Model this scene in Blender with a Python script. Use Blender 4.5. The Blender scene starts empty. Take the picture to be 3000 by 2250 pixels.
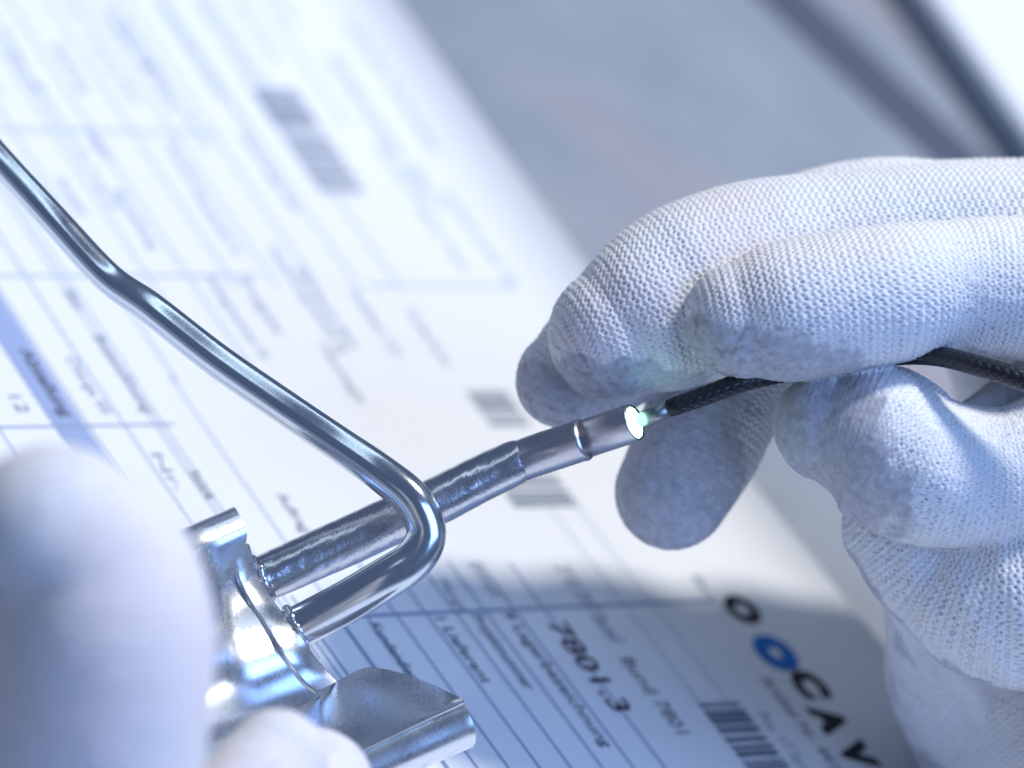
import bpy, bmesh, math, random
import numpy as np
from mathutils import Vector, Matrix

random.seed(7)
rng = np.random.default_rng(11)
SC = bpy.context.scene
COL = SC.collection
MM = 0.001

# ------------------------------------------------------------------ camera
# All design numbers are millimetres.  The desk is the plane z = 0; the camera is a
# 200 mm macro lens about 0.8 m from the tool, rolled and looking down at ~32 degrees.
LENS, D0 = 200.0, 790.0
KPX = 36.0 / LENS / 3000.0
GX, GY = 0.75, 1.375
nrm = np.array([GX, GY, 1.0]); nrm /= np.linalg.norm(nrm)
Xw = np.array([1.0, 0, 0]) - nrm[0] * nrm; Xw /= np.linalg.norm(Xw)
Yw = np.cross(nrm, Xw)
RW = np.array([Xw, Yw, nrm])                       # world <- camera axes
_c0 = np.array([(600 - 1500) * KPX * D0, -(2200 - 1125) * KPX * D0, -D0])
HCAM = -float(nrm @ _c0)
CAMPOS = np.array([0, 0, HCAM])

def W(px, py, dd=0.0):
    d = D0 + dd
    return RW @ np.array([(px - 1500) * KPX * d, -(py - 1125) * KPX * d, -d]) + CAMPOS

def R(rpx, dd=0.0):
    return rpx * KPX * (D0 + dd)

def ray(px, py):
    return RW @ np.array([(px - 1500) * KPX, -(py - 1125) * KPX, -1.0])

def desk_at(px, py, z=0.0):
    r = ray(px, py)
    return CAMPOS + r * ((z - HCAM) / r[2])

cd = bpy.data.cameras.new('camera')
cam = bpy.data.objects.new('camera', cd); COL.objects.link(cam)
M = Matrix(RW.tolist()).to_4x4(); M.translation = Vector(CAMPOS * MM)
cam.matrix_world = M
cd.lens = LENS; cd.sensor_width = 36; cd.clip_start = 0.02; cd.clip_end = 20
cd.dof.use_dof = True; cd.dof.focus_distance = (D0 - 3) * MM; cd.dof.aperture_fstop = 10.5
cd.dof.aperture_blades = 9
SC.camera = cam

# ------------------------------------------------------------------ light
wd = bpy.data.worlds.new('World'); SC.world = wd; wd.use_nodes = True
bg = wd.node_tree.nodes['Background']
bg.inputs[0].default_value = (0.40, 0.57, 1.0, 1); bg.inputs[1].default_value = 0.21

CEN = W(1500, 1125, 0)
def area(name, direction, dist, size, power, color, sizey=None, shape='DISK'):
    l = bpy.data.lights.new(name, 'AREA'); l.energy = power; l.color = color
    l.shape = shape; l.size = size
    if sizey: l.size_y = sizey
    o = bpy.data.objects.new(name, l); COL.objects.link(o)
    d = Vector(direction).normalized()
    o.location = Vector(CEN * MM) + d * dist
    o.rotation_euler = d.to_track_quat('Z', 'Y').to_euler()
    return o
area('bench_lamp', (0.24, 0.26, 1.0), 1.15, 0.16, 11.2, (1.0, 0.98, 0.95))
area('highlight_strip', (-0.40, 0.28, 1.0), 1.3, 2.1, 2.1, (0.66, 0.83, 1.0), 0.16, 'RECTANGLE')  # added strip light, only to draw highlight lines along the steel
area('window_light', (0.60, -0.57, 0.88), 1.5, 1.1, 15.5, (0.29, 0.49, 1.0), 0.9, 'RECTANGLE')

vs = SC.view_settings
vs.view_transform = 'Standard'; vs.look = 'None'; vs.gamma = 1; vs.exposure = 0.1
vs.use_curve_mapping = False
SC.cycles.max_bounces = 8
SC.cycles.use_denoising = True

# ------------------------------------------------------------------ materials
def mat(name, base=(0.8, 0.8, 0.8), rough=0.5, metal=0.0):
    m = bpy.data.materials.new(name); m.use_nodes = True
    b = m.node_tree.nodes['Principled BSDF']
    b.inputs['Base Color'].default_value = (*base, 1)
    b.inputs['Roughness'].default_value = rough
    b.inputs['Metallic'].default_value = metal
    return m, m.node_tree, b

def noise(nt, scale, detail=3, rough=0.5, coord='Object', stretch=None):
    tc = nt.nodes.new('ShaderNodeTexCoord'); n = nt.nodes.new('ShaderNodeTexNoise')
    n.inputs['Scale'].default_value = scale; n.inputs['Detail'].default_value = detail
    n.inputs['Roughness'].default_value = rough
    if stretch:
        mp = nt.nodes.new('ShaderNodeMapping'); mp.inputs['Scale'].default_value = stretch
        nt.links.new(tc.outputs[coord], mp.inputs[0]); nt.links.new(mp.outputs[0], n.inputs['Vector'])
    else:
        nt.links.new(tc.outputs[coord], n.inputs['Vector'])
    return n

def ramp(nt, src, stops):
    r = nt.nodes.new('ShaderNodeValToRGB'); e = r.color_ramp.elements
    while len(e) < len(stops): e.new(0.5)
    for el, (p, c) in zip(e, stops):
        el.position = p; el.color = (*c, 1) if len(c) == 3 else c
    nt.links.new(src, r.inputs[0]); return r

def bump(nt, b, src, dist, strength=1.0, prev=None):
    n = nt.nodes.new('ShaderNodeBump'); n.inputs['Distance'].default_value = dist
    n.inputs['Strength'].default_value = strength
    nt.links.new(src, n.inputs['Height'])
    if prev: nt.links.new(prev.outputs[0], n.inputs['Normal'])
    nt.links.new(n.outputs[0], b.inputs['Normal']); return n

def steel(name, base, rough, lump=0.0, lscale=900, fine=0.00001):
    m, nt, b = mat(name, base, rough, 1.0)
    n1 = noise(nt, 2600, 4, 0.65)
    rr = ramp(nt, n1.outputs[0], [(0.25, (rough * .88,) * 3), (0.75, (min(1, rough * 1.15),) * 3)])
    n3 = noise(nt, 120, 4, 0.6); n4 = noise(nt, 1.0, 3, 0.6, stretch=(5200, 260, 900))
    r3 = ramp(nt, n3.outputs[0], [(0.35, (0.85,) * 3), (0.7, (1.3,) * 3)]); r4 = ramp(nt, n4.outputs[0], [(0.45, (0.96,) * 3), (0.75, (1.14,) * 3)])
    m1 = nt.nodes.new('ShaderNodeMath'); m1.operation = 'MULTIPLY'; nt.links.new(rr.outputs[0], m1.inputs[0]); nt.links.new(r3.outputs[0], m1.inputs[1])
    m2 = nt.nodes.new('ShaderNodeMath'); m2.operation = 'MULTIPLY'; nt.links.new(m1.outputs[0], m2.inputs[0]); nt.links.new(r4.outputs[0], m2.inputs[1])
    nt.links.new(m2.outputs[0], b.inputs['Roughness'])
    p = bump(nt, b, n1.outputs[0], fine)
    if lump:
        n2 = noise(nt, lscale, 4, 0.6)
        bump(nt, b, n2.outputs[0], lump, 1.0, p)
    return m

M_ROD = steel('polished_wire_steel', (0.62, 0.67, 0.72), 0.17, 0, 900, 0.000006)
M_TUBE = steel('weld_stained_tube_steel', (0.62, 0.62, 0.65), 0.22, 0.00008, 900, 0.000002)
M_SLEEVE = steel('turned_sleeve_steel', (0.55, 0.54, 0.57), 0.30, 0, 900, 0.000004)
M_BRACKET = steel('bent_sheet_steel', (0.70, 0.73, 0.77), 0.26, 0.0, 110, 0.0000003)
M_DARKSTEEL, nt, b = mat('dark_rim_cement', (0.012, 0.02, 0.018), 0.6)

M_GLOW, nt, b = mat('lit_fibre_end', (0.9, 1, 0.95), 0.3)
b.inputs['Emission Color'].default_value = (0.45, 1.0, 0.72, 1); b.inputs['Emission Strength'].default_value = 8

M_CABLE, nt, b = mat('black_braid', (0.012, 0.014, 0.018), 0.34)
M_BLACK, nt, b = mat('black_heat_shrink', (0.006, 0.006, 0.007), 0.4)

M_PAPER, nt, b = mat('white_paper', (0.82, 0.83, 0.84), 0.75)
pn = noise(nt, 3000, 3)
bump(nt, b, pn.outputs[0], 0.00002, 0.4)
b.inputs['Specular IOR Level'].default_value = 0.3

def ink(name, c, rough=0.6):
    m, nt, b = mat(name, c, rough); b.inputs['Specular IOR Level'].default_value = 0.3; return m
M_INK = ink('black_ink', (0.12, 0.14, 0.20))
M_LOGO = ink('logo_black_ink', (0.012, 0.013, 0.018))
M_GREYINK = ink('grey_ink', (0.26, 0.30, 0.38))
M_PALEINK = ink('pale_ink', (0.50, 0.58, 0.70))
M_FADEINK = ink('faded_blue_ink', (0.33, 0.40, 0.52))
M_RULE = ink('ruled_line_ink', (0.30, 0.36, 0.50))
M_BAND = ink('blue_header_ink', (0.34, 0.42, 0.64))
M_BLUEINK = ink('logo_blue_ink', (0.01, 0.16, 0.52))
M_REDINK = ink('dark_red_ink', (0.085, 0.06, 0.09))

M_DESK, nt, b = mat('grey_desk_laminate', (0.33, 0.37, 0.43), 0.5)
dn = noise(nt, 28, 4, 0.55); dn2 = noise(nt, 14, 2)
r1 = ramp(nt, dn.outputs[0], [(0.30, (0.235, 0.265, 0.305)), (0.70, (0.315, 0.345, 0.385))])
r2 = ramp(nt, dn2.outputs[0], [(0.52, (0, 0, 0)), (0.68, (0.6, 0.6, 0.6))])
mx = nt.nodes.new('ShaderNodeMix'); mx.data_type = 'RGBA'
nt.links.new(r2.outputs[0], mx.inputs[0]); nt.links.new(r1.outputs[0], mx.inputs[6])
mx.inputs[7].default_value = (0.37, 0.285, 0.285, 1); nt.links.new(mx.outputs[2], b.inputs['Base Color'])
M_GROOVE, nt, b = mat('dark_rubber_strip', (0.075, 0.09, 0.13), 0.6)
M_TRAY, nt, b = mat('white_plastic', (0.85, 0.87, 0.88), 0.4)
M_TRAYSIDE, nt, b = mat('tray_side_shade', (0.24, 0.28, 0.35), 0.5)  # side of the white tray, its shade put into a dark colour

def glove_mat(name):
    m, nt, b = mat(name, (0.8, 0.8, 0.8), 0.85)
    at = nt.nodes.new('ShaderNodeAttribute'); at.attribute_name = 'coat_shade'
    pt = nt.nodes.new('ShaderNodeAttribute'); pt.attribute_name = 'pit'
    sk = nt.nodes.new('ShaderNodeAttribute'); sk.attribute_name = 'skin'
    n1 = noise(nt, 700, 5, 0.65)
    rc = ramp(nt, n1.outputs[0], [(0.30, (0.36, 0.37, 0.42)), (0.72, (0.58, 0.59, 0.63))])  # grey palm coating, darkened further to paint the shade under the fingers
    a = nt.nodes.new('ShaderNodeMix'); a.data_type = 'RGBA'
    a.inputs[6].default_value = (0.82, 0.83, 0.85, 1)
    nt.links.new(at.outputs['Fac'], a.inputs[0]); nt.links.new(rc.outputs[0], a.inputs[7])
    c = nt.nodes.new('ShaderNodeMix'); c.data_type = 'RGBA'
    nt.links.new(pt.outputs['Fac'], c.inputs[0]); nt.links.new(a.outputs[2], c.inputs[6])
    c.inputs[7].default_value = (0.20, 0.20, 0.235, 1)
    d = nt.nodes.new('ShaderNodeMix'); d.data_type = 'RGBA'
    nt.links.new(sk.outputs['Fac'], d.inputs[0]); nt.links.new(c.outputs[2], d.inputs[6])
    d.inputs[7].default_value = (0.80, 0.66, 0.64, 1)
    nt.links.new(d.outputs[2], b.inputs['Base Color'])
    n2 = noise(nt, 5200, 4, 0.7)
    bump(nt, b, n2.outputs[0], 0.00012, 0.7)
    b.inputs['Specular IOR Level'].default_value = 0.2
    b.inputs['Sheen Weight'].default_value = 0.15
    return m
M_GLOVE = glove_mat('knitted_glove')

# ------------------------------------------------------------------ helpers
def link(name, me, material, parent=None, smooth=True, **props):
    if material and not me.materials: me.materials.append(material)
    if smooth: me.polygons.foreach_set('use_smooth', [True] * len(me.polygons))
    o = bpy.data.objects.new(name, me); COL.objects.link(o)
    if parent:
        o.parent = parent
        o.matrix_parent_inverse = parent.matrix_world.inverted()
    for k, v in props.items(): o[k] = v
    return o

def empty(name, loc, **props):
    o = bpy.data.objects.new(name, None); COL.objects.link(o)
    o.empty_display_size = 0.01
    o.location = Vector(np.asarray(loc) * MM)
    o.matrix_world = Matrix.Translation(o.location)
    for k, v in props.items(): o[k] = v
    return o

def mesh(name, verts, faces):
    me = bpy.data.meshes.new(name)
    me.from_pydata([tuple(v) for v in np.asarray(verts) * MM], [], faces); me.update()
    return me

def catmull(P, step):
    """P: (n,k) control rows; returns rows sampled about every `step` mm along xyz."""
    P = np.asarray(P, float)
    Q = np.vstack([2 * P[0] - P[1], P, 2 * P[-1] - P[-2]])
    out = []
    for i in range(1, len(Q) - 2):
        p0, p1, p2, p3 = Q[i - 1:i + 3]
        m = max(2, int(np.linalg.norm((p2 - p1)[:3]) / step))
        t = np.linspace(0, 1, m, endpoint=False)[:, None]
        out.append(0.5 * ((2 * p1) + (-p0 + p2) * t + (2 * p0 - 5 * p1 + 4 * p2 - p3) * t**2 + (-p0 + 3 * p1 - 3 * p2 + p3) * t**3))
    out.append(Q[-2][None]); return np.vstack(out)

VIEW = RW @ np.array([0, 0, 1.0])            # from the scene towards the lens
UPW = np.array([0, 0, 1.0])

def frames(C, ref=VIEW):
    T = np.gradient(C, axis=0); T /= np.linalg.norm(T, axis=1)[:, None]
    A = ref - (T @ ref)[:, None] * T; A /= np.linalg.norm(A, axis=1)[:, None]
    return T, A, np.cross(T, A)

def sweep(rows, seg=48, cap='flat', disp=None, ref=VIEW):
    """rows (n,4) xyz+r -> verts, faces.  cap: flat | round | none"""
    C, r = rows[:, :3], rows[:, 3]
    T, A, B = frames(C, ref)
    th = np.linspace(0, 2 * np.pi, seg, endpoint=False)
    s = np.concatenate([[0], np.cumsum(np.linalg.norm(np.diff(C, axis=0), axis=1))])
    rr = r[:, None] * np.ones(seg)
    if disp is not None: rr = rr + disp(s[:, None], th[None, :])
    V = C[:, None, :] + rr[..., None] * (np.cos(th)[None, :, None] * A[:, None, :] + np.sin(th)[None, :, None] * B[:, None, :])
    rings = [V[i] for i in range(len(C))]
    if cap == 'round':
        ca, cb = [], []
        for a in np.linspace(0, math.pi / 2, 9)[1:-1]:
            ca.append(C[0] - T[0] * r[0] * math.sin(a) + (V[0] - C[0]) * math.cos(a))
            cb.append(C[-1] + T[-1] * r[-1] * math.sin(a) + (V[-1] - C[-1]) * math.cos(a))
        rings = ca[::-1] + rings + cb
        e0, e1 = C[0] - T[0] * r[0], C[-1] + T[-1] * r[-1]
    else:
        e0, e1 = C[0], C[-1]
    verts = np.vstack(rings); n = len(rings); faces = []
    for i in range(n - 1):
        for j in range(seg):
            k = (j + 1) % seg
            faces.append((i * seg + j, i * seg + k, (i + 1) * seg + k, (i + 1) * seg + j))
    if cap != 'none':
        verts = np.vstack([verts, e0, e1]); a, bq = len(verts) - 2, len(verts) - 1
        for j in range(seg):
            k = (j + 1) % seg
            faces.append((a, k, j)); faces.append((bq, (n - 1) * seg + j, (n - 1) * seg + k))
    return verts, faces

def chain(pts, step=0.8):
    """pixel rows (x, y, r_px, dd) -> sampled world rows xyz r"""
    P = np.array([[*W(x, y, d), R(r, d)] for x, y, r, d in pts])
    return catmull(P, step)

def hnoise(P, scale, seed=0):
    """value noise in [-1,1] at points P (n,3) mm"""
    q = P / scale + 1000.0; i = np.floor(q).astype(np.int64); f = q - i; f = f * f * (3 - 2 * f)
    out = np.zeros(len(P))
    for dx in (0, 1):
        for dy in (0, 1):
            for dz in (0, 1):
                h = ((i[:, 0] + dx) * 73856093) ^ ((i[:, 1] + dy) * 19349663) ^ ((i[:, 2] + dz) * 83492791) ^ (seed * 2654435761)
                h = (h ^ (h >> 13)) * 1274126177 & 0x7fffffff
                v = (h % 65536) / 32768.0 - 1
                w = (f[:, 0] if dx else 1 - f[:, 0]) * (f[:, 1] if dy else 1 - f[:, 1]) * (f[:, 2] if dz else 1 - f[:, 2])
                out += v * w
    return out

def sstep(x, a, b):
    t = np.clip((x - a) / (b - a), 0, 1); return t * t * (3 - 2 * t)

# ------------------------------------------------------------------ desk
dv = [(-900, -700, 0), (900, -700, 0), (900, 900, 0), (-900, 900, 0)]
desk = link('desk', mesh('desk', dv + [(x, y, -25) for x, y, _ in dv],
            [(0, 1, 2, 3), (7, 6, 5, 4), (0, 4, 5, 1), (1, 5, 6, 2), (2, 6, 7, 3), (3, 7, 4, 0)]), M_DESK, smooth=False, kind='structure')

def bar(name, a, b, width, z0, z1, material, parent=None, bev=0.0, **props):
    a, b = np.array(a)[:2], np.array(b)[:2]
    t = (b - a) / np.linalg.norm(b - a); nn = np.array([-t[1], t[0]])
    c = [a, b, b + nn * width, a + nn * width]
    v = [(*p, z0) for p in c] + [(*p, z1) for p in c]
    me = mesh(name, v, [(3, 2, 1, 0), (4, 5, 6, 7), (0, 1, 5, 4), (1, 2, 6, 5), (2, 3, 7, 6), (3, 0, 4, 7)])
    bm = bmesh.new(); bm.from_mesh(me); bmesh.ops.recalc_face_normals(bm, faces=bm.faces)
    if bev: bmesh.ops.bevel(bm, geom=bm.edges[:], offset=bev * MM, segments=3, affect='EDGES')
    bm.to_mesh(me); bm.free()
    return link(name, me, material, parent, smooth=False, **props)

# dark strip let into the desk and, beyond it, a white tray, shade painted onto its side
a, b_ = desk_at(2225, 0), desk_at(2735, 480); t = b_ - a
bar('inlay_strip', a - t * 1.5, b_ + t * 3, 13, -1, 0.25, M_GROOVE, desk)
a, b_ = desk_at(2560, -60), desk_at(2910, 430); t = b_ - a
tray = empty('white_tray', (a + b_) / 2, label='white tray edge with side painted dark as shade beyond the hand, far upper right corner', category='tray')
bar('tray_side', a - t * 1.2, b_ + t * 3, 2, 0, 7, M_TRAYSIDE, tray, 0.6)
nn_ = np.array([-t[1], t[0], 0]); nn_ /= np.linalg.norm(nn_)
bar('tray_top', a - t * 1.2 + nn_ * 2.05, b_ + t * 3 + nn_ * 2.05, 160, 0, 7.2, M_TRAY, tray, 1.0)

# ------------------------------------------------------------------ paper
EA, EB = desk_at(1160, 0), desk_at(2190, 1467)
PU = (EB - EA) / np.linalg.norm(EB - EA); PV = np.cross(UPW, PU)
PO = EA
U0 = 30.0                                             # the sheet lies flat before U0 and curls up after it
def curl(u): return np.where(u > U0, np.where(u < 150, 0.5 * (u - U0) ** 2 * 0.0006, 4.32 + 0.072 * (u - 150)), 0.0)
def paper(u, v, lift=0.0):
    u = np.asarray(u, float); v = np.asarray(v, float)
    return PO + u[..., None] * PU + v[..., None] * PV + (curl(u) + 0.35 + lift)[..., None] * UPW
def uv_at(px, py):
    z = 0.35
    for _ in range(8):
        p = desk_at(px, py, z) - PO; u = float(p @ PU); z = 0.35 + float(curl(u))
    return u, float(p @ PV)

us = np.linspace(-190, 300, 160); vsn = np.linspace(-210, 0, 12)
G = paper(*np.meshgrid(us, vsn, indexing='ij')); Gb = G.copy(); Gb[..., 2] -= 0.12
nu, nv = len(us), len(vsn)
V = np.vstack([G.reshape(-1, 3), Gb.reshape(-1, 3)]); F = []; off = nu * nv
for i in range(nu - 1):
    for j in range(nv - 1):
        q = (i * nv + j, (i + 1) * nv + j, (i + 1) * nv + j + 1, i * nv + j + 1)
        F.append(q); F.append(tuple(off + x for x in q[::-1]))
for i in range(nu - 1):
    for j in (0, nv - 1):
        F.append((i * nv + j, off + i * nv + j, off + (i + 1) * nv + j, (i + 1) * nv + j))
for j in range(nv - 1):
    for i in (0, nu - 1):
        F.append((i * nv + j, i * nv + j + 1, off + i * nv + j + 1, off + i * nv + j))
sheet = link('paper_form', mesh('paper_form', V, F), M_PAPER, label='white printed form with barcodes and ruled table rows lying on the grey desk', category='paper')

LIFT = 0.05
def patch(name, u0, u1, v0, v1, material, lift=LIFT):
    n = max(2, int(abs(u1 - u0) / 3) + 1)
    uu = np.linspace(u0, u1, n)
    g = paper(*np.meshgrid(uu, [v0, v1], indexing='ij'), lift).reshape(-1, 3)
    f = [(2 * i, 2 * i + 2, 2 * i + 3, 2 * i + 1) for i in range(n - 1)]
    return link(name, mesh(name, g, f), material, sheet)

def text(name, s, px0, py0, px1, py1, material, h=2.6, bold=0.0, lift=0.09):
    """s set from pixel start to pixel end along the reading direction"""
    u0, v0 = uv_at(px0, py0); u1, _ = uv_at(px1, py1)
    c = bpy.data.curves.new('t', 'FONT'); c.body = s; c.size = 1.0; c.resolution_u = 3; c.offset = bold
    o = bpy.data.objects.new('t', c); COL.objects.link(o)
    dg = bpy.context.evaluated_depsgraph_get(); ev = o.evaluated_get(dg); me0 = ev.to_mesh()
    n = len(me0.vertices); co = np.empty(n * 3); me0.vertices.foreach_get('co', co); co = co.reshape(-1, 3)
    fc = [tuple(p.vertices) for p in me0.polygons]; ev.to_mesh_clear()
    bpy.data.objects.remove(o); bpy.data.curves.remove(c)
    w = co[:, 0].max() - co[:, 0].min()
    x = (co[:, 0] - co[:, 0].min()) / w * (u1 - u0); y = co[:, 1] * h
    return link(name, mesh(name, paper(u0 + x, v0 + y, lift), fc), material, sheet, smooth=False)

def uline(px, py, u_from, u_to, w, material):           # ruled line along the rows through a pixel
    u, v = uv_at(px, py); patch('ruled_line', u + u_from, u + u_to, v - w / 2, v + w / 2, material, 0.04)
def vline(px0, py0, px1, py1, w, material):             # column line between two pixels
    u, v = uv_at(px0, py0); _, v1 = uv_at(px1, py1); patch('ruled_line', u - w / 2, u + w / 2, min(v, v1), max(v, v1), material, 0.055)

def barcode(px0, py0, px1, py1, wv_px, material, seed, gap=0.0, number=None):
    """bars across v, running in u between two pixels, wv_px wide in pixels"""
    u0, v0 = uv_at(px0, py0); u1, _ = uv_at(px1, py1); _, v1 = uv_at(px0 + wv_px, py0)
    r = random.Random(seed); g, f = [], []; u = u0
    while u < u1:
        w = r.choice([0.25, 0.25, 0.5, 0.75, 1.0]); w = min(w, u1 - u)
        k = len(g); g += list(paper(np.array([u, u + w, u + w, u]), np.array([v0, v0, v1, v1]), 0.09)); f.append((k, k + 1, k + 2, k + 3))
        u += w + r.choice([0.25, 0.25, 0.5, 0.75]) + gap
    return link('barcode', mesh('barcode', g, f), material, sheet, smooth=False)

# table rows: lower block
for x in (985, 1075, 1165, 1255, 1345, 1435, 1525, 1615, 1705):
    uline(x, 1930, -22 if x > 1200 else -14, 45, 0.45, M_RULE)
for x in (1850, 1935): uline(x, 1800, -26, 34, 0.4, M_PALEINK)
vline(1040, 1806, 2080, 1748, 0.8, M_RULE)
text('printed_text', 'Kundendienst', 1079, 1828, 1235, 2020, M_INK, 2.9, 0.012)
text('printed_text', '1 Lieferant', 1272, 1811, 1432, 2002, M_INK, 2.9, 0.012)
text('printed_text', 'Projektnummer', 1378, 1803, 1556, 2020, M_INK, 2.9, 0.012)
text('printed_text', '9 Lagerbezeichnung', 1470, 1795, 1785, 2190, M_INK, 2.9, 0.012)
text('printed_text', '7801.3', 1600, 1825, 1830, 2085, M_REDINK, 5.2, 0.02)
text('printed_text', '27 01 2017 Bestell', 1620, 1660, 1800, 1880, M_GREYINK, 4.2)
text('printed_text', 'Bund 7801', 1815, 1930, 1985, 2150, M_REDINK, 3.6)
text('printed_text', 'Menge', 1280, 1700, 1360, 1790, M_GREYINK, 2.6)
text('printed_text', 'Einheit', 1370, 1650, 1450, 1750, M_GREYINK, 2.6)
# logo along the top edge of the form
for ch, x, y, m_ in (('O', 2105, 1745, M_LOGO), ('O', 2190, 1862, M_BLUEINK), ('C', 2300, 1965, M_LOGO), ('A', 2362, 2070, M_LOGO), ('V', 2440, 2170, M_LOGO)):
    k_ = 1.25 if m_ is M_BLUEINK else 1.0
    text('logo_letter', ch, x, y, x + 66 * k_, y + 86 * k_, m_, 7.0 * (1.1 if k_ > 1 else 1), 0.075 * k_ ** 2)
barcode(2042, 2062, 2210, 2300, 125, M_INK, 3)
text('printed_text', 'Artikel Nr. 4410', 2225, 1985, 2460, 2275, M_REDINK, 3.0)
text('printed_text', 'Pos. 17 Serie B', 2215, 2090, 2390, 2310, M_GREYINK, 3.0)
text('printed_text', 'Blatt 2', 2025, 1690, 2080, 1760, M_GREYINK, 2.6)

# upper part
barcode(735, 262, 945, 575, 128, M_GREYINK, 5)
barcode(1362, 1145, 1430, 1250, 118, M_GREYINK, 8)
barcode(1440, 1395, 1505, 1490, 190, M_GREYINK, 9)
text('printed_text', 'Seriennummer 00417', 948, 165, 1230, 610, M_PALEINK, 6.0)
text('printed_text', 'Lieferschein Warenausgang', 1005, 60, 1240, 440, M_PALEINK, 3.6)
text('printed_text', 'Artikelnummer Pos', 1290, 560, 1480, 850, M_PALEINK, 3.6)
for x, y, l, s in ((700, 385, 20, 'Gesamtmenge netto'), (780, 720, 26, 'Verpackungseinheit kg'), (600, 810, 20, 'Auftragsnummer Nr'), (480, 420, 12, 'Position'),
                   (330, 560, 14, 'Bestellung'), (160, 520, 9, 'Anzahl'), (150, 130, 12, 'Zeichnung'), (300, 20, 16, 'Ausgabe 04'),
                   (560, 560, 15, 'Werkstoff 14'), (860, 780, 20, 'Oberflaeche blank'), (700, 820, 13, 'Freigabe'), (930, 1010, 14, 'Montage'),
                   (30, 160, 9, 'Datum'), (250, 380, 8, 'Lager'), (1020, 850, 16, 'Pruefmass 12,5'), (1180, 900, 14, 'Toleranz'), (420, 190, 11, 'Einbau')):
    u, v = uv_at(x, y)
    # ends l millimetres further along the row
    c = bpy.data.curves.new('t', 'FONT'); bpy.data.curves.remove(c)
    e = paper(np.array(u + l), np.array(v)); d = e - CAMPOS; q = RW.T @ d
    text('printed_text', s, x, y, q[0] / -q[2] / KPX + 1500, -q[1] / -q[2] / KPX + 1125, M_FADEINK, 2.8)
for k in range(10):
    uline(-60 + k * 118, 600, -70, 20 if k > 4 else 42, 0.55, M_PALEINK)
words = 'Artikel Menge Preis Summe Lager Einheit Werk Datum Form Bestand Nummer Stelle Vorgang Gewicht Netto Termin Kunde Ausgang Pruefung Freigabe Position Blatt'.split()
rw_ = random.Random(21)
for k in range(15):
    v_ = -26 - k * 8.4 - rw_.uniform(0, 1.2); u_ = -95 + rw_.uniform(0, 14)
    while u_ < 42:
        w_ = ' '.join(rw_.choice(words) for _ in range(rw_.choice((1, 2, 3)))); l_ = len(w_) * 1.45
        if rw_.random() < 0.72:
            pp = []
            for uu_ in (u_, u_ + l_):
                q = RW.T @ (paper(np.array(uu_), np.array(v_)) - CAMPOS); pp += [q[0] / -q[2] / KPX + 1500, -q[1] / -q[2] / KPX + 1125]
            if -400 < pp[2] and pp[3] > -100 and not (640 < pp[0] < 1080 and 150 < pp[1] < 620) and pp[1] < 760: text('printed_text', w_, *pp, M_PALEINK, 2.8)
        u_ += l_ + rw_.uniform(5, 16)
for k in range(4): uline(520 + k * 150, 300, -40, 6, 0.5, M_PALEINK)
vline(-200, 808, 760, 818, 0.7, M_PALEINK); vline(1080, 838, 1500, 842, 0.7, M_PALEINK); vline(-200, 375, 640, 385, 0.7, M_PALEINK)

# left block with the blue header cell
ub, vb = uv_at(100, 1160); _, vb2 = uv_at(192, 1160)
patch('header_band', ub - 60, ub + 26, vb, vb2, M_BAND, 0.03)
for x in (95, 195, 300, 392): uline(x, 1150, -60, 60, 0.32, M_RULE)
uline(-40, 1200, -30, 70, 0.3, M_RULE)
vline(-300, 1258, 520, 1258, 0.5, M_RULE)
text('printed_text', 'Abteilung', 52, 1022, 205, 1222, M_INK, 3.0, 0.03)
text('printed_text', 'Charge 05', 190, 1046, 322, 1212, M_GREYINK, 2.6)
text('printed_text', 'Bezeichnung', 272, 985, 443, 1210, M_GREYINK, 2.8)
text('printed_text', '12', 22, 1160, 72, 1210, M_GREYINK, 3.2)
text('printed_text', 'Blatt', 185, 853, 226, 907, M_GREYINK, 2.8)
text('printed_text', 'Stück', 546, 1380, 622, 1466, M_INK, 2.8)
text('printed_text', 'Auftrag', 806, 1448, 890, 1560, M_INK, 2.8)
text('printed_text', 'Nr.', 440, 1330, 520, 1440, M_GREYINK, 2.6)
for x in (640, 760): uline(x, 1480, -30, 60, 0.3, M_RULE)
uline(660, 2180, -12, 30, 0.22, M_INK)

# ------------------------------------------------------------------ the steel instrument
tool = empty('light_probe', W(760, 1750, -8), label='steel tool of a tube, bent wire loop and sheet bracket with a glowing tube end', category='tool')

rod = chain([(-140, 305, 37, 16), (0, 468, 38, 13), (160, 644, 40, 9), (316, 812, 42, 6), (443, 903, 44, 3), (630, 1050, 46, 0), (823, 1185, 47, -3),
             (980, 1292, 48, -5), (1110, 1382, 51, -7), (1203, 1458, 53, -8), (1245, 1535, 54, -8), (1243, 1590, 55, -8), (1205, 1645, 56, -8),
             (1130, 1695, 58, -8), (1010, 1766, 59, -7), (880, 1834, 59, -5.5), (826, 1862, 59, -4)], 0.5)
rod[:, 3] *= 1.08
link('wire_loop', mesh('wire_loop', *sweep(rod, 48)), M_ROD, tool)

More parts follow.
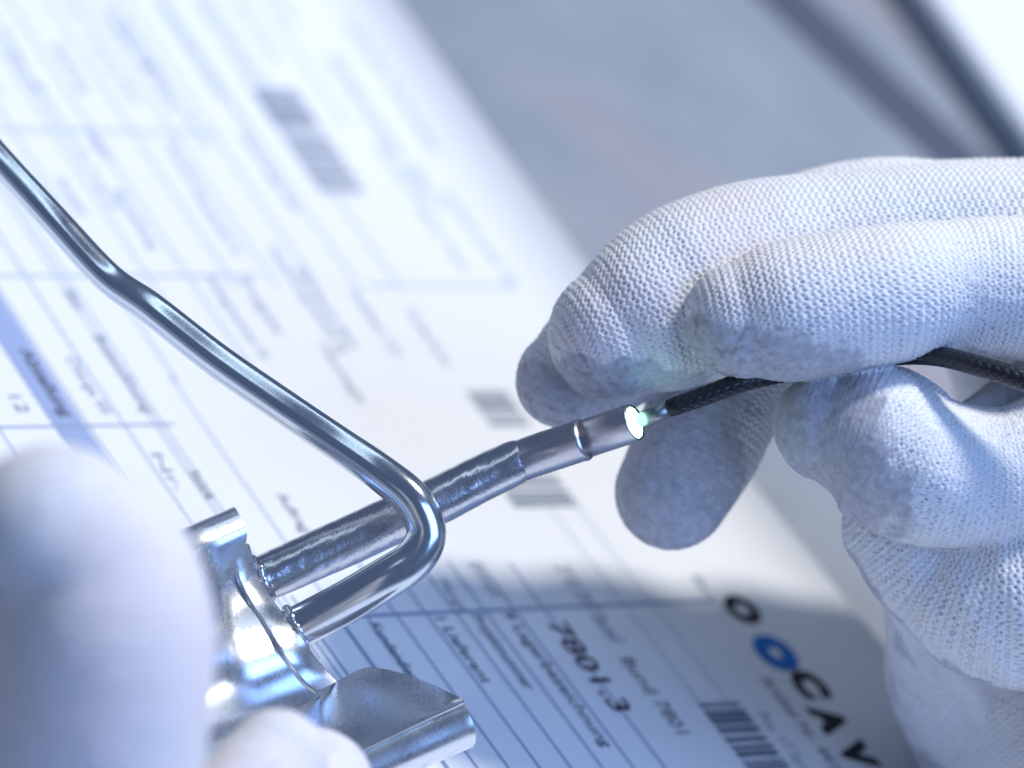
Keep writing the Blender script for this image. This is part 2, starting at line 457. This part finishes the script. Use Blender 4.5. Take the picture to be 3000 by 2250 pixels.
t1 = chain([(690, 1738, 62, -2), (761, 1700, 62, 0), (970, 1607, 64, 2), (1115, 1540, 64, 3), (1286, 1464, 63, 4), (1421, 1396, 61, 5), (1490, 1364, 60, 5.2), (1520, 1351, 57, 5.2), (1535, 1345, 53, 5.2)], 0.4)
t1[:, 3] *= 1.12
def lumps(s, th):
    return 0.05 * np.sin(s * 0.37 + 2 * np.sin(th * 2)) * np.sin(th * 3 + s * 0.2) + 0.012 * np.sin(s * 2.1 + th * 5)
link('tube', mesh('tube', *sweep(t1, 64, disp=lumps)), M_TUBE, tool)
t2 = chain([(1500, 1360, 56, 5.2), (1560, 1337, 57, 5.0), (1640, 1311, 57, 4.2), (1712, 1287, 57, 3)], 0.4)
t2[:, 3] *= 1.08
link('tube_neck', mesh('tube_neck', *sweep(t2, 64)), M_SLEEVE, tool)
E1, E2 = W(1706, 1289, 4), W(1861, 1237, 0.0)
AX = (E2 - E1) / np.linalg.norm(E2 - E1)
def lathe(prof, origin, axis, seg=64):
    a = np.cross(axis, UPW); a /= np.linalg.norm(a); b2 = np.cross(axis, a)
    th = np.linspace(0, 2 * np.pi, seg, endpoint=False); V = []
    for h, r_ in prof:
        V.append(origin + axis * h + r_ * (np.cos(th)[:, None] * a + np.sin(th)[:, None] * b2))
    V = np.vstack(V); F = []
    for i in range(len(prof) - 1):
        for j in range(seg):
            k = (j + 1) % seg; F.append((i * seg + j, i * seg + k, (i + 1) * seg + k, (i + 1) * seg + j))
    return V, F
LS = np.linalg.norm(E2 - E1); rs = R(57)
def fix(me):
    bm = bmesh.new(); bm.from_mesh(me); bmesh.ops.recalc_face_normals(bm, faces=bm.faces); bm.to_mesh(me); bm.free(); return me
rc_ = R(64)
link('collar', fix(mesh('collar', *lathe([(-0.5, 2.2), (-0.5, rc_ - .25), (-0.42, rc_ - .08), (-.25, rc_), (.0, rc_), (.2, rc_ - .1), (.32, rc_ - .3), (.32, 2.2)], E1, AX))), M_SLEEVE, tool)
link('sleeve', fix(mesh('sleeve', *lathe([(0.2, rs - .12), (0.45, rs - .12), (0.55, rs), (LS - .15, rs), (LS - .04, rs - .04), (LS, rs - .10), (LS - 0.01, rs - .2), (LS - .3, rs - .21)], E1, AX))), M_SLEEVE, tool)
link('rim', fix(mesh('rim', *lathe([(LS - .3, rs - .2), (LS - .05, rs - .2), (LS - .10, rs - .43), (LS - .3, rs - .44)], E1, AX))), M_DARKSTEEL, tool)
dv_, df_ = lathe([(LS - .16, .02), (LS - .16, rs * .4), (LS - .2, rs - .42)], E1, AX)
link('lit_face', fix(mesh('lit_face', dv_, df_)), M_GLOW, tool)

def sheet_grid(name, rows, material, parent, thick, step=1.2):
    """rows: list of rows of (px,py,dd), same length each; smooth along rows' order"""
    P = np.array([[W(*p) for p in row] for row in rows])            # n rows x m cols x 3
    cols = []
    for j in range(P.shape[1]):
        Q = np.vstack([2 * P[0, j] - P[1, j], P[:, j], 2 * P[-1, j] - P[-2, j]]); o = []
        for i in range(1, len(Q) - 2):
            p0, p1, p2, p3 = Q[i - 1:i + 3]; t_ = np.linspace(0, 1, 8, endpoint=False)[:, None]
            o.append(0.5 * ((2 * p1) + (-p0 + p2) * t_ + (2 * p0 - 5 * p1 + 4 * p2 - p3) * t_**2 + (-p0 + 3 * p1 - 3 * p2 + p3) * t_**3))
        o.append(Q[-2][None]); cols.append(np.vstack(o))
    S = np.stack(cols, 1); n, m = S.shape[:2]
    f = [(i * m + j, i * m + j + 1, (i + 1) * m + j + 1, (i + 1) * m + j) for i in range(n - 1) for j in range(m - 1)]
    o = link(name, mesh(name, S.reshape(-1, 3), f), material, parent)
    md = o.modifiers.new('s', 'SOLIDIFY'); md.thickness = thick * MM; md.offset = 0
    mb = o.modifiers.new('b', 'BEVEL'); mb.width = 0.28 * MM; mb.segments = 3; mb.limit_method = 'ANGLE'; mb.angle_limit = math.radians(50)
    o.modifiers.new('w', 'WEIGHTED_NORMAL')
    return o

def brow(Rp, Lp):
    far = (Lp[0] - 170, Lp[1] + 75, Lp[2] - 16)
    return [far, Lp, tuple((Lp[i] * .5 + Rp[i] * .5) for i in range(3)), Rp]
rows = []
for a_ in (-70, -35, 0, 30, 60, 90):                       # rolled top lip
    ca, sa = math.cos(math.radians(a_)), math.sin(math.radians(a_))
    ox, oy, od = -60 * .39 * ca, -60 * .92 * ca, -2.9 * sa
    rows.append(brow((714 + ox, 1556 + oy, -4 + od), (560 + ox, 1622 + oy, -9 + od)))
rows += [brow((704, 1600, -6.5), (570, 1660, -11.5)), brow((690, 1650, -6), (592, 1694, -10.5)), brow((690, 1700, -5), (618, 1735, -9)),
        brow((722, 1770, -6), (640, 1812, -10)), brow((772, 1850, -9), (652, 1905, -13)),
        brow((822, 1930, -10), (650, 2005, -15)), brow((872, 1995, -8), (642, 2090, -14)), brow((930, 2030, -5), (665, 2155, -10))]
sheet_grid('bracket', rows, M_BRACKET, tool, 1.7)
# thick cut edge of the bracket plate, facing the tube
edge = [((688, 1600, -7.5), (722, 1592, -5)), ((686, 1650, -7), (738, 1645, -4)), ((700, 1710, -6.5), (752, 1696, -4)), ((738, 1780, -7.5), (798, 1765, -5)),
        ((784, 1850, -10), (852, 1832, -7.5)), ((830, 1925, -11), (902, 1902, -8)), ((880, 1990, -9), (950, 1962, -6)), ((925, 2025, -6), (985, 1995, -3.5))]
sheet_grid('bracket_edge', [[l_, tuple(.5 * (l_[i] + r_[i]) + (0, 0, -.5)[i] for i in range(3)), r_] for l_, r_ in edge], M_BRACKET, tool, 1.0)
far = [(850, 2075, -4), (930, 2030, -4), (1000, 1998, -3.5), (1080, 1962, -3), (1200, 1987, -5), (1300, 2030, -8), (1358, 2060, -10)]
near = [(900, 2262, -16), (960, 2240, -15.5), (1015, 2215, -15), (1075, 2188, -14.5), (1190, 2135, -13.5), (1290, 2090, -12.5), (1356, 2062, -12)]
mid = [tuple(.5 * (f_[i] + n_[i]) for i in range(3)) for f_, n_ in zip(far, near)]
far, mid, near = [[tuple(p) for p in catmull(np.array(q_, float) * [1, 1, 20], 26) / [1, 1, 20]] for q_ in (far, far, near)]
n_ = 26
def resample(q_):
    q_ = np.array(q_); t_ = np.linspace(0, len(q_) - 1, n_); return [tuple(np.interp(t_, np.arange(len(q_)), q_[:, i])[k] for i in range(3)) for k in range(n_)]
far, near = resample(far), resample(near); mid = [tuple(.5 * (f_[i] + q_[i]) for i in range(3)) for f_, q_ in zip(far, near)]
rows2 = [far, mid, near]
for a_ in range(12, 150, 15):                              # rolled-over front of the flange
    f0, f1 = math.radians(38), math.radians(38 - a_)
    pr = 76 * (math.sin(f0) - math.sin(f1)); tw = 3.6 * (math.cos(f1) - math.cos(f0))
    rows2.append([(x + 34 * math.sin(math.pi * a_ / 150), y + .98 * pr, z - tw) for x, y, z in near])
sheet_grid('flange', rows2, M_BRACKET, tool, 1.0)
# weld beads where wire and tube run into the bracket plate
def bead(center, axis, major, minor, seed):
    g = np.random.default_rng(seed); a = np.cross(axis, UPW); a /= np.linalg.norm(a); b2 = np.cross(axis, a); V, F = [], []; n1_, n2_ = 56, 14
    for i in range(n1_):
        t_ = 2 * math.pi * i / n1_; d_ = math.cos(t_) * a + math.sin(t_) * b2
        m_ = minor * (1 + .22 * math.sin(t_ * 9 + seed) + .12 * g.normal()); o_ = .15 * math.sin(t_ * 4 + seed)
        for j in range(n2_):
            p_ = 2 * math.pi * j / n2_; V.append(center + d_ * (major + m_ * math.cos(p_)) + axis * (o_ + m_ * math.sin(p_)))
    for i in range(n1_):
        for j in range(n2_):
            F.append((i * n2_ + j, ((i + 1) % n1_) * n2_ + j, ((i + 1) % n1_) * n2_ + (j + 1) % n2_, i * n2_ + (j + 1) % n2_))
    return V, F
ax_ = W(870, 1840, -9) - W(1010, 1766, -8); ax_ /= np.linalg.norm(ax_)
link('weld_bead', fix(mesh('weld_bead', *bead(W(868, 1840, -5.3), ax_, R(63), 0.5, 3))), M_TUBE, tool)
ax_ = W(761, 1700, 0) - W(970, 1607, 2); ax_ /= np.linalg.norm(ax_)
link('weld_bead', fix(mesh('weld_bead', *bead(W(765, 1698, 0), ax_, R(66), 0.6, 5))), M_TUBE, tool)

# ------------------------------------------------------------------ braided cable
cable = empty('fibre_cable', W(1880, 1230, -1), label='thin black braided cable with steel tip at the glowing tube end', category='cable')
F1, F2 = W(1872, 1233, -0.2), W(1962, 1196, -1.6)
fa = (F2 - F1) / np.linalg.norm(F2 - F1); fl = np.linalg.norm(F2 - F1)
link('ferrule', fix(mesh('ferrule', *lathe([(-.1, .02), (-.1, .98), (.75, .98), (.8, 1.14), (fl, 1.14), (fl, .5)], F1, fa))), steel('ferrule_steel', (.30, .34, .33), .36, 0, 900, 0.000002), cable)
link('end_sleeve', fix(mesh('end_sleeve', *lathe([(fl - .1, .5), (fl - .1, 1.2), (fl, 1.28), (fl + 1.55, 1.28), (fl + 1.65, 1.2)], F1, fa))), M_BLACK, cable)
cb = chain([(1975, 1191, 27, -1.7), (2060, 1161, 28, -1.5), (2190, 1115, 29, -0.5), (2330, 1085, 29, 3), (2500, 1058, 29, 4), (2640, 1040, 29, 2), (2750, 1044, 29, -2),
            (2860, 1070, 30, -6), (3000, 1114, 31, -9), (3160, 1182, 32, -11)], 0.11)
def braid(s, th):
    k = 7; p = s / 1.35
    a1 = p + th * k / (2 * np.pi); a2 = p - th * k / (2 * np.pi)
    h1 = np.abs(np.sin(np.pi * a1 * 1.0)) ** .6; h2 = np.abs(np.sin(np.pi * a2 * 1.0)) ** .6
    over = np.sin(np.pi * 2 * th * k / (2 * np.pi)) > 0
    return 0.16 * (np.where(over, h1, h2) - .6)
link('braid', mesh('braid', *sweep(cb, 112, disp=braid)), M_CABLE, cable, smooth=True)

# ------------------------------------------------------------------ gloves
DOWN = RW @ np.array([0.0, -1.0, 0.0])
def glove(name, chains, voxel, knit=True, **props):
    """chains: list of dicts(pts, coat) -> one continuous knitted surface"""
    V, F, data = [], [], []
    nv_ = 0
    for c in chains:
        rw = chain(c['pts'], 1.0)
        v, f = sweep(rw, 36, 'round'); V.append(v); F += [tuple(i + nv_ for i in q) for q in f]; nv_ += len(v)
        fine = chain(c['pts'], 0.6)
        s = np.concatenate([[0], np.cumsum(np.linalg.norm(np.diff(fine[:, :3], axis=0), axis=1))])
        data.append((fine, s, *frames(fine[:, :3]), c))
    me = mesh('tmp', np.vstack(V), F); o = bpy.data.objects.new('tmp', me); COL.objects.link(o)
    bm = bmesh.new(); bm.from_mesh(me); bmesh.ops.recalc_face_normals(bm, faces=bm.faces); bm.to_mesh(me); bm.free()
    md = o.modifiers.new('r', 'REMESH'); md.mode = 'VOXEL'; md.voxel_size = voxel * MM; md.use_smooth_shade = True
    ms = o.modifiers.new('s', 'SMOOTH'); ms.factor = 0.5; ms.iterations = 8
    dg = bpy.context.evaluated_depsgraph_get()
    me2 = bpy.data.meshes.new_from_object(o.evaluated_get(dg)); bpy.data.objects.remove(o)
    me2.name = name; n = len(me2.vertices)
    co = np.empty(n * 3, np.float32); me2.vertices.foreach_get('co', co); P = co.reshape(-1, 3).astype(float) / MM
    no = np.empty(n * 3, np.float32); me2.vertices.foreach_get('normal', no); NN = no.reshape(-1, 3).astype(float)
    best = np.full(n, 1e9); S = np.zeros(n); AR = np.zeros(n); CO = np.zeros(n); TIP = np.zeros(n); SZ = np.ones(n); PW = np.ones(n); FO = np.zeros(n)
    for fine, s, T, A, B, c in data:
        C = fine[:, :3]; r = fine[:, 3]
        for lo in range(0, n, 60000):
            p = P[lo:lo + 60000].astype(np.float32)
            d2 = (p ** 2).sum(1)[:, None] + (C ** 2).sum(1)[None].astype(np.float32) - 2 * p @ C.T.astype(np.float32)
            i = np.argmin(d2, 1); dvec = P[lo:lo + 60000] - C[i]
            dist = np.linalg.norm(dvec, axis=1) - r[i]
            m_ = dist < best[lo:lo + 60000]; idx = np.nonzero(m_)[0] + lo; ii = i[m_]
            best[idx] = dist[m_]; dv2 = dvec[m_]
            S[idx] = s[ii] + np.einsum('ij,ij->i', dv2, T[ii])
            if 'axis' in c:
                a0, a1 = c['axis']; ad = (a1 - a0) / np.linalg.norm(a1 - a0); S[idx] = (P[idx] - a0) @ ad
            th = np.arctan2(np.einsum('ij,ij->i', dv2, B[ii]), np.einsum('ij,ij->i', dv2, A[ii]))
            AR[idx] = th * c.get('rref', 9.3)
            pd = c.get('palm', DOWN)
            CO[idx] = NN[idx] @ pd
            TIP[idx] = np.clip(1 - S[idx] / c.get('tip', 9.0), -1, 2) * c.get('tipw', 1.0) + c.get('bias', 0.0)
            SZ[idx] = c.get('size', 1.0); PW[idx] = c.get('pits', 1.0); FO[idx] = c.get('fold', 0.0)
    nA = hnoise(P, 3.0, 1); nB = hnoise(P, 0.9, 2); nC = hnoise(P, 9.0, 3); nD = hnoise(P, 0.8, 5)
    coat_shade = sstep(CO + 0.42 * TIP + 0.16 * nA + 0.10 * nB, 0.50, 0.72)
    # knit: wavy courses around the finger
    sp_ = 0.94 * SZ; wv = 1.15 * SZ
    ph = AR / wv + 0.25 * nC; tri = 2 * np.abs(2 * (ph - np.floor(ph + 0.5))) - 1
    q = S / sp_ + 0.20 * tri + 0.25 * nC + 0.06 * nB
    ridge = 0.5 + 0.5 * np.cos(2 * np.pi * q)
    hole = np.clip(0.5 - 0.5 * np.cos(2 * np.pi * q), 0, 1) ** 3 * np.clip(0.5 + 0.5 * np.cos(2 * np.pi * 2 * ph + np.pi * (np.floor(q) % 2)), 0, 1) ** 2
    latt = np.cos(2 * np.pi * q) * np.cos(2 * np.pi * (2 * ph + 0.12 * nB))
    kh = 0.12 * (ridge - 0.5) + 0.095 * latt - 0.26 * hole + 0.05 * nB
    # coated palm side: nearly flat, with pits near the finger ends
    pits = sstep(nD + 0.25 * nA, 0.35, 0.75) * np.clip(TIP + 0.15, 0, 1) * PW
    ch = 0.03 * nB - 0.13 * pits + 0.07 * (ridge - 0.5)
    amp = 1.0 if knit else 0.5
    fade = 1.0
    h = (1 - coat_shade) * kh * amp * fade + coat_shade * ch + 0.20 * nC + 0.06 * nA + FO * np.sin(P @ np.array([.55, -.25, .8]) * 1.05 + 2.2 * hnoise(P, 11, 6)) * (0.6 + 0.4 * nC)
    P2 = P + NN * h[:, None]
    me2.vertices.foreach_set('co', (P2 * MM).astype(np.float32).ravel()); me2.update()
    for nm, val in (('coat_shade', coat_shade), ('pit', np.clip(coat_shade * pits * 0.5 + (1 - coat_shade) * hole * 0.55, 0, 1)), ('skin', np.clip((1 - coat_shade) * (sstep(hnoise(P, 14, 9), 0.25, 0.8) * 0.35 if knit else 0.35 + 0.3 * hnoise(P, 14, 9)), 0, 1))):
        at = me2.attributes.new(nm, 'FLOAT', 'POINT'); at.data.foreach_set('value', val.astype(np.float32))
    me2.materials.clear()
    return link(name, me2, M_GLOVE, None, True, **props)

right = [
    # index finger, in front
    dict(pts=[(2182, 938, 176, -1), (2270, 920, 204, -1), (2390, 898, 212, -1), (2600, 862, 206, 0), (2800, 838, 196, 3), (3050, 850, 215, 5), (3400, 880, 250, 8)], rref=9.35, palm=RW @ np.array([0.12, -0.97, 0.1])),
    # middle finger, bent down onto the lit tube end
    dict(pts=[(1806, 980, 200, 9), (1846, 956, 222, 9.4), (1900, 926, 243, 10), (1965, 890, 258, 11.5), (2050, 850, 270, 13), (2200, 795, 264, 15), (2400, 745, 240, 16), (2600, 708, 222, 16), (2800, 695, 220, 16), (3200, 720, 250, 16)], rref=10.0, palm=RW @ np.array([0.25, -0.95, 0.0]), bias=0.12, axis=(W(1660, 1040, 9), W(2500, 700, 16))),
    # ring finger tip behind it, resting on the tube
    dict(pts=[(1652, 1112, 142, 16), (1725, 1062, 172, 17), (1830, 1010, 178, 20), (2000, 860, 190, 24), (2250, 730, 185, 26), (2560, 650, 186, 28), (2760, 640, 172, 29), (2960, 640, 178, 29), (3300, 690, 220, 26)], rref=8.0, tip=14, tipw=1.6, bias=0.35),
    # little finger hanging down behind the tube; coated all over to paint its shade
    dict(pts=[(1968, 1442, 170, 22), (2045, 1300, 186, 23), (2120, 1140, 195, 26), (2300, 940, 190, 34), (2650, 800, 190, 40), (3200, 800, 230, 34)], rref=8.6, palm=RW @ np.array([-.5, -.3, .6]), bias=0.8, tip=14, pits=0.25),
    # thumb pressing the cable from below; coat turned to its left flank as painted shade
    dict(pts=[(2432, 1246, 167, 5), (2560, 1284, 228, 4), (2700, 1372, 226, 3), (2900, 1400, 205, 4), (3100, 1370, 230, 6), (3400, 1300, 300, 10)], rref=9.0, palm=RW @ np.array([-.85, -.15, .35]), size=0.78, bias=0.12, tip=16, pits=0.5, fold=0.10),
    # web of cloth between thumb and forefinger
    dict(pts=[(2850, 1235, 70, 15), (2940, 1215, 110, 18), (3080, 1180, 170, 18), (3300, 1150, 260, 16)], rref=6.0, size=0.8, tipw=0.0),
    # palm behind the fingers
    dict(pts=[(3020, 890, 300, 46), (3180, 1150, 400, 50), (3300, 1600, 430, 52), (3350, 2100, 420, 52)], rref=12.0, tipw=0.0),
    # heel of the hand and cuff
    dict(pts=[(2620, 1545, 150, 13), (2740, 1660, 195, 13), (2950, 1725, 300, 12), (3300, 1650, 360, 12)], rref=11.0, palm=-UPW, size=1.0, tipw=0.0, fold=0.28),
    dict(pts=[(2780, 1740, 185, 22), (2890, 1930, 300, 38), (3070, 2240, 365, 54), (3250, 2600, 420, 58)], rref=14.0, palm=-UPW, size=1.1, tipw=0.0, fold=0.45),
    dict(pts=[(3150, 2100, 400, 40), (3500, 2700, 520, 30), (4000, 3300, 620, 20)], rref=16.0, tipw=0.0),
    dict(pts=[(3250, 820, 260, 14), (3350, 1200, 330, 16), (3420, 1700, 400, 16), (3450, 2300, 430, 20)], rref=12.0, tipw=0.0),
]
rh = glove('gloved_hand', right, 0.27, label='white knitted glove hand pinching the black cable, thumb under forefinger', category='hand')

left = [
    dict(pts=[(165, 1590, 292, -104), (275, 1715, 318, -104), (290, 1930, 345, -104), (205, 2350, 380, -100), (100, 2900, 400, -96)], rref=11.0, tipw=.3),
    dict(pts=[(915, 2310, 180, -44), (820, 2450, 205, -52), (600, 2700, 230, -45), (350, 3050, 300, -52)], rref=9.0, tipw=.3),
    dict(pts=[(815, 2225, 150, -66), (720, 2370, 190, -70), (540, 2600, 220, -74), (250, 3000, 330, -60)], rref=9.0, tipw=.3),
    dict(pts=[(250, 2800, 380, -55), (150, 3300, 520, -55)], rref=12.0, tipw=0.0),
]
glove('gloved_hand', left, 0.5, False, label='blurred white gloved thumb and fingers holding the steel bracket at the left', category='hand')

def fuzz(parent_obj, count, seed):
    me = parent_obj.data; n = len(me.vertices)
    co = np.empty(n * 3, np.float32); me.vertices.foreach_get('co', co); P = co.reshape(-1, 3) / MM
    no = np.empty(n * 3, np.float32); me.vertices.foreach_get('normal', no); NN = no.reshape(-1, 3)
    g = np.random.default_rng(seed); pick = g.integers(0, n, count); V, F = [], []
    for i in pick:
        p, nn = P[i], NN[i]; d = nn + g.normal(0, .55, 3); d /= np.linalg.norm(d)
        side = np.cross(d, g.normal(0, 1, 3)); side /= np.linalg.norm(side); l = g.uniform(.25, .85) * (1.6 if g.random() < .04 else 1); w = .011
        b = d + g.normal(0, .6, 3); b /= np.linalg.norm(b); k = len(V)
        q = p + d * l * .5; r = q + b * l * .5
        V += [p - side * w, p + side * w, q + side * w, q - side * w, r + side * w * .5, r - side * w * .5]; F += [(k, k + 1, k + 2, k + 3), (k + 3, k + 2, k + 4, k + 5)]
    link('fibre_fuzz', mesh('fibre_fuzz', V, F), M_FUZZ, parent_obj, kind='stuff')
M_FUZZ, nt, b = mat('loose_fibres', (0.8, 0.81, 0.83), 0.9)
fuzz(rh, 14000, 4)
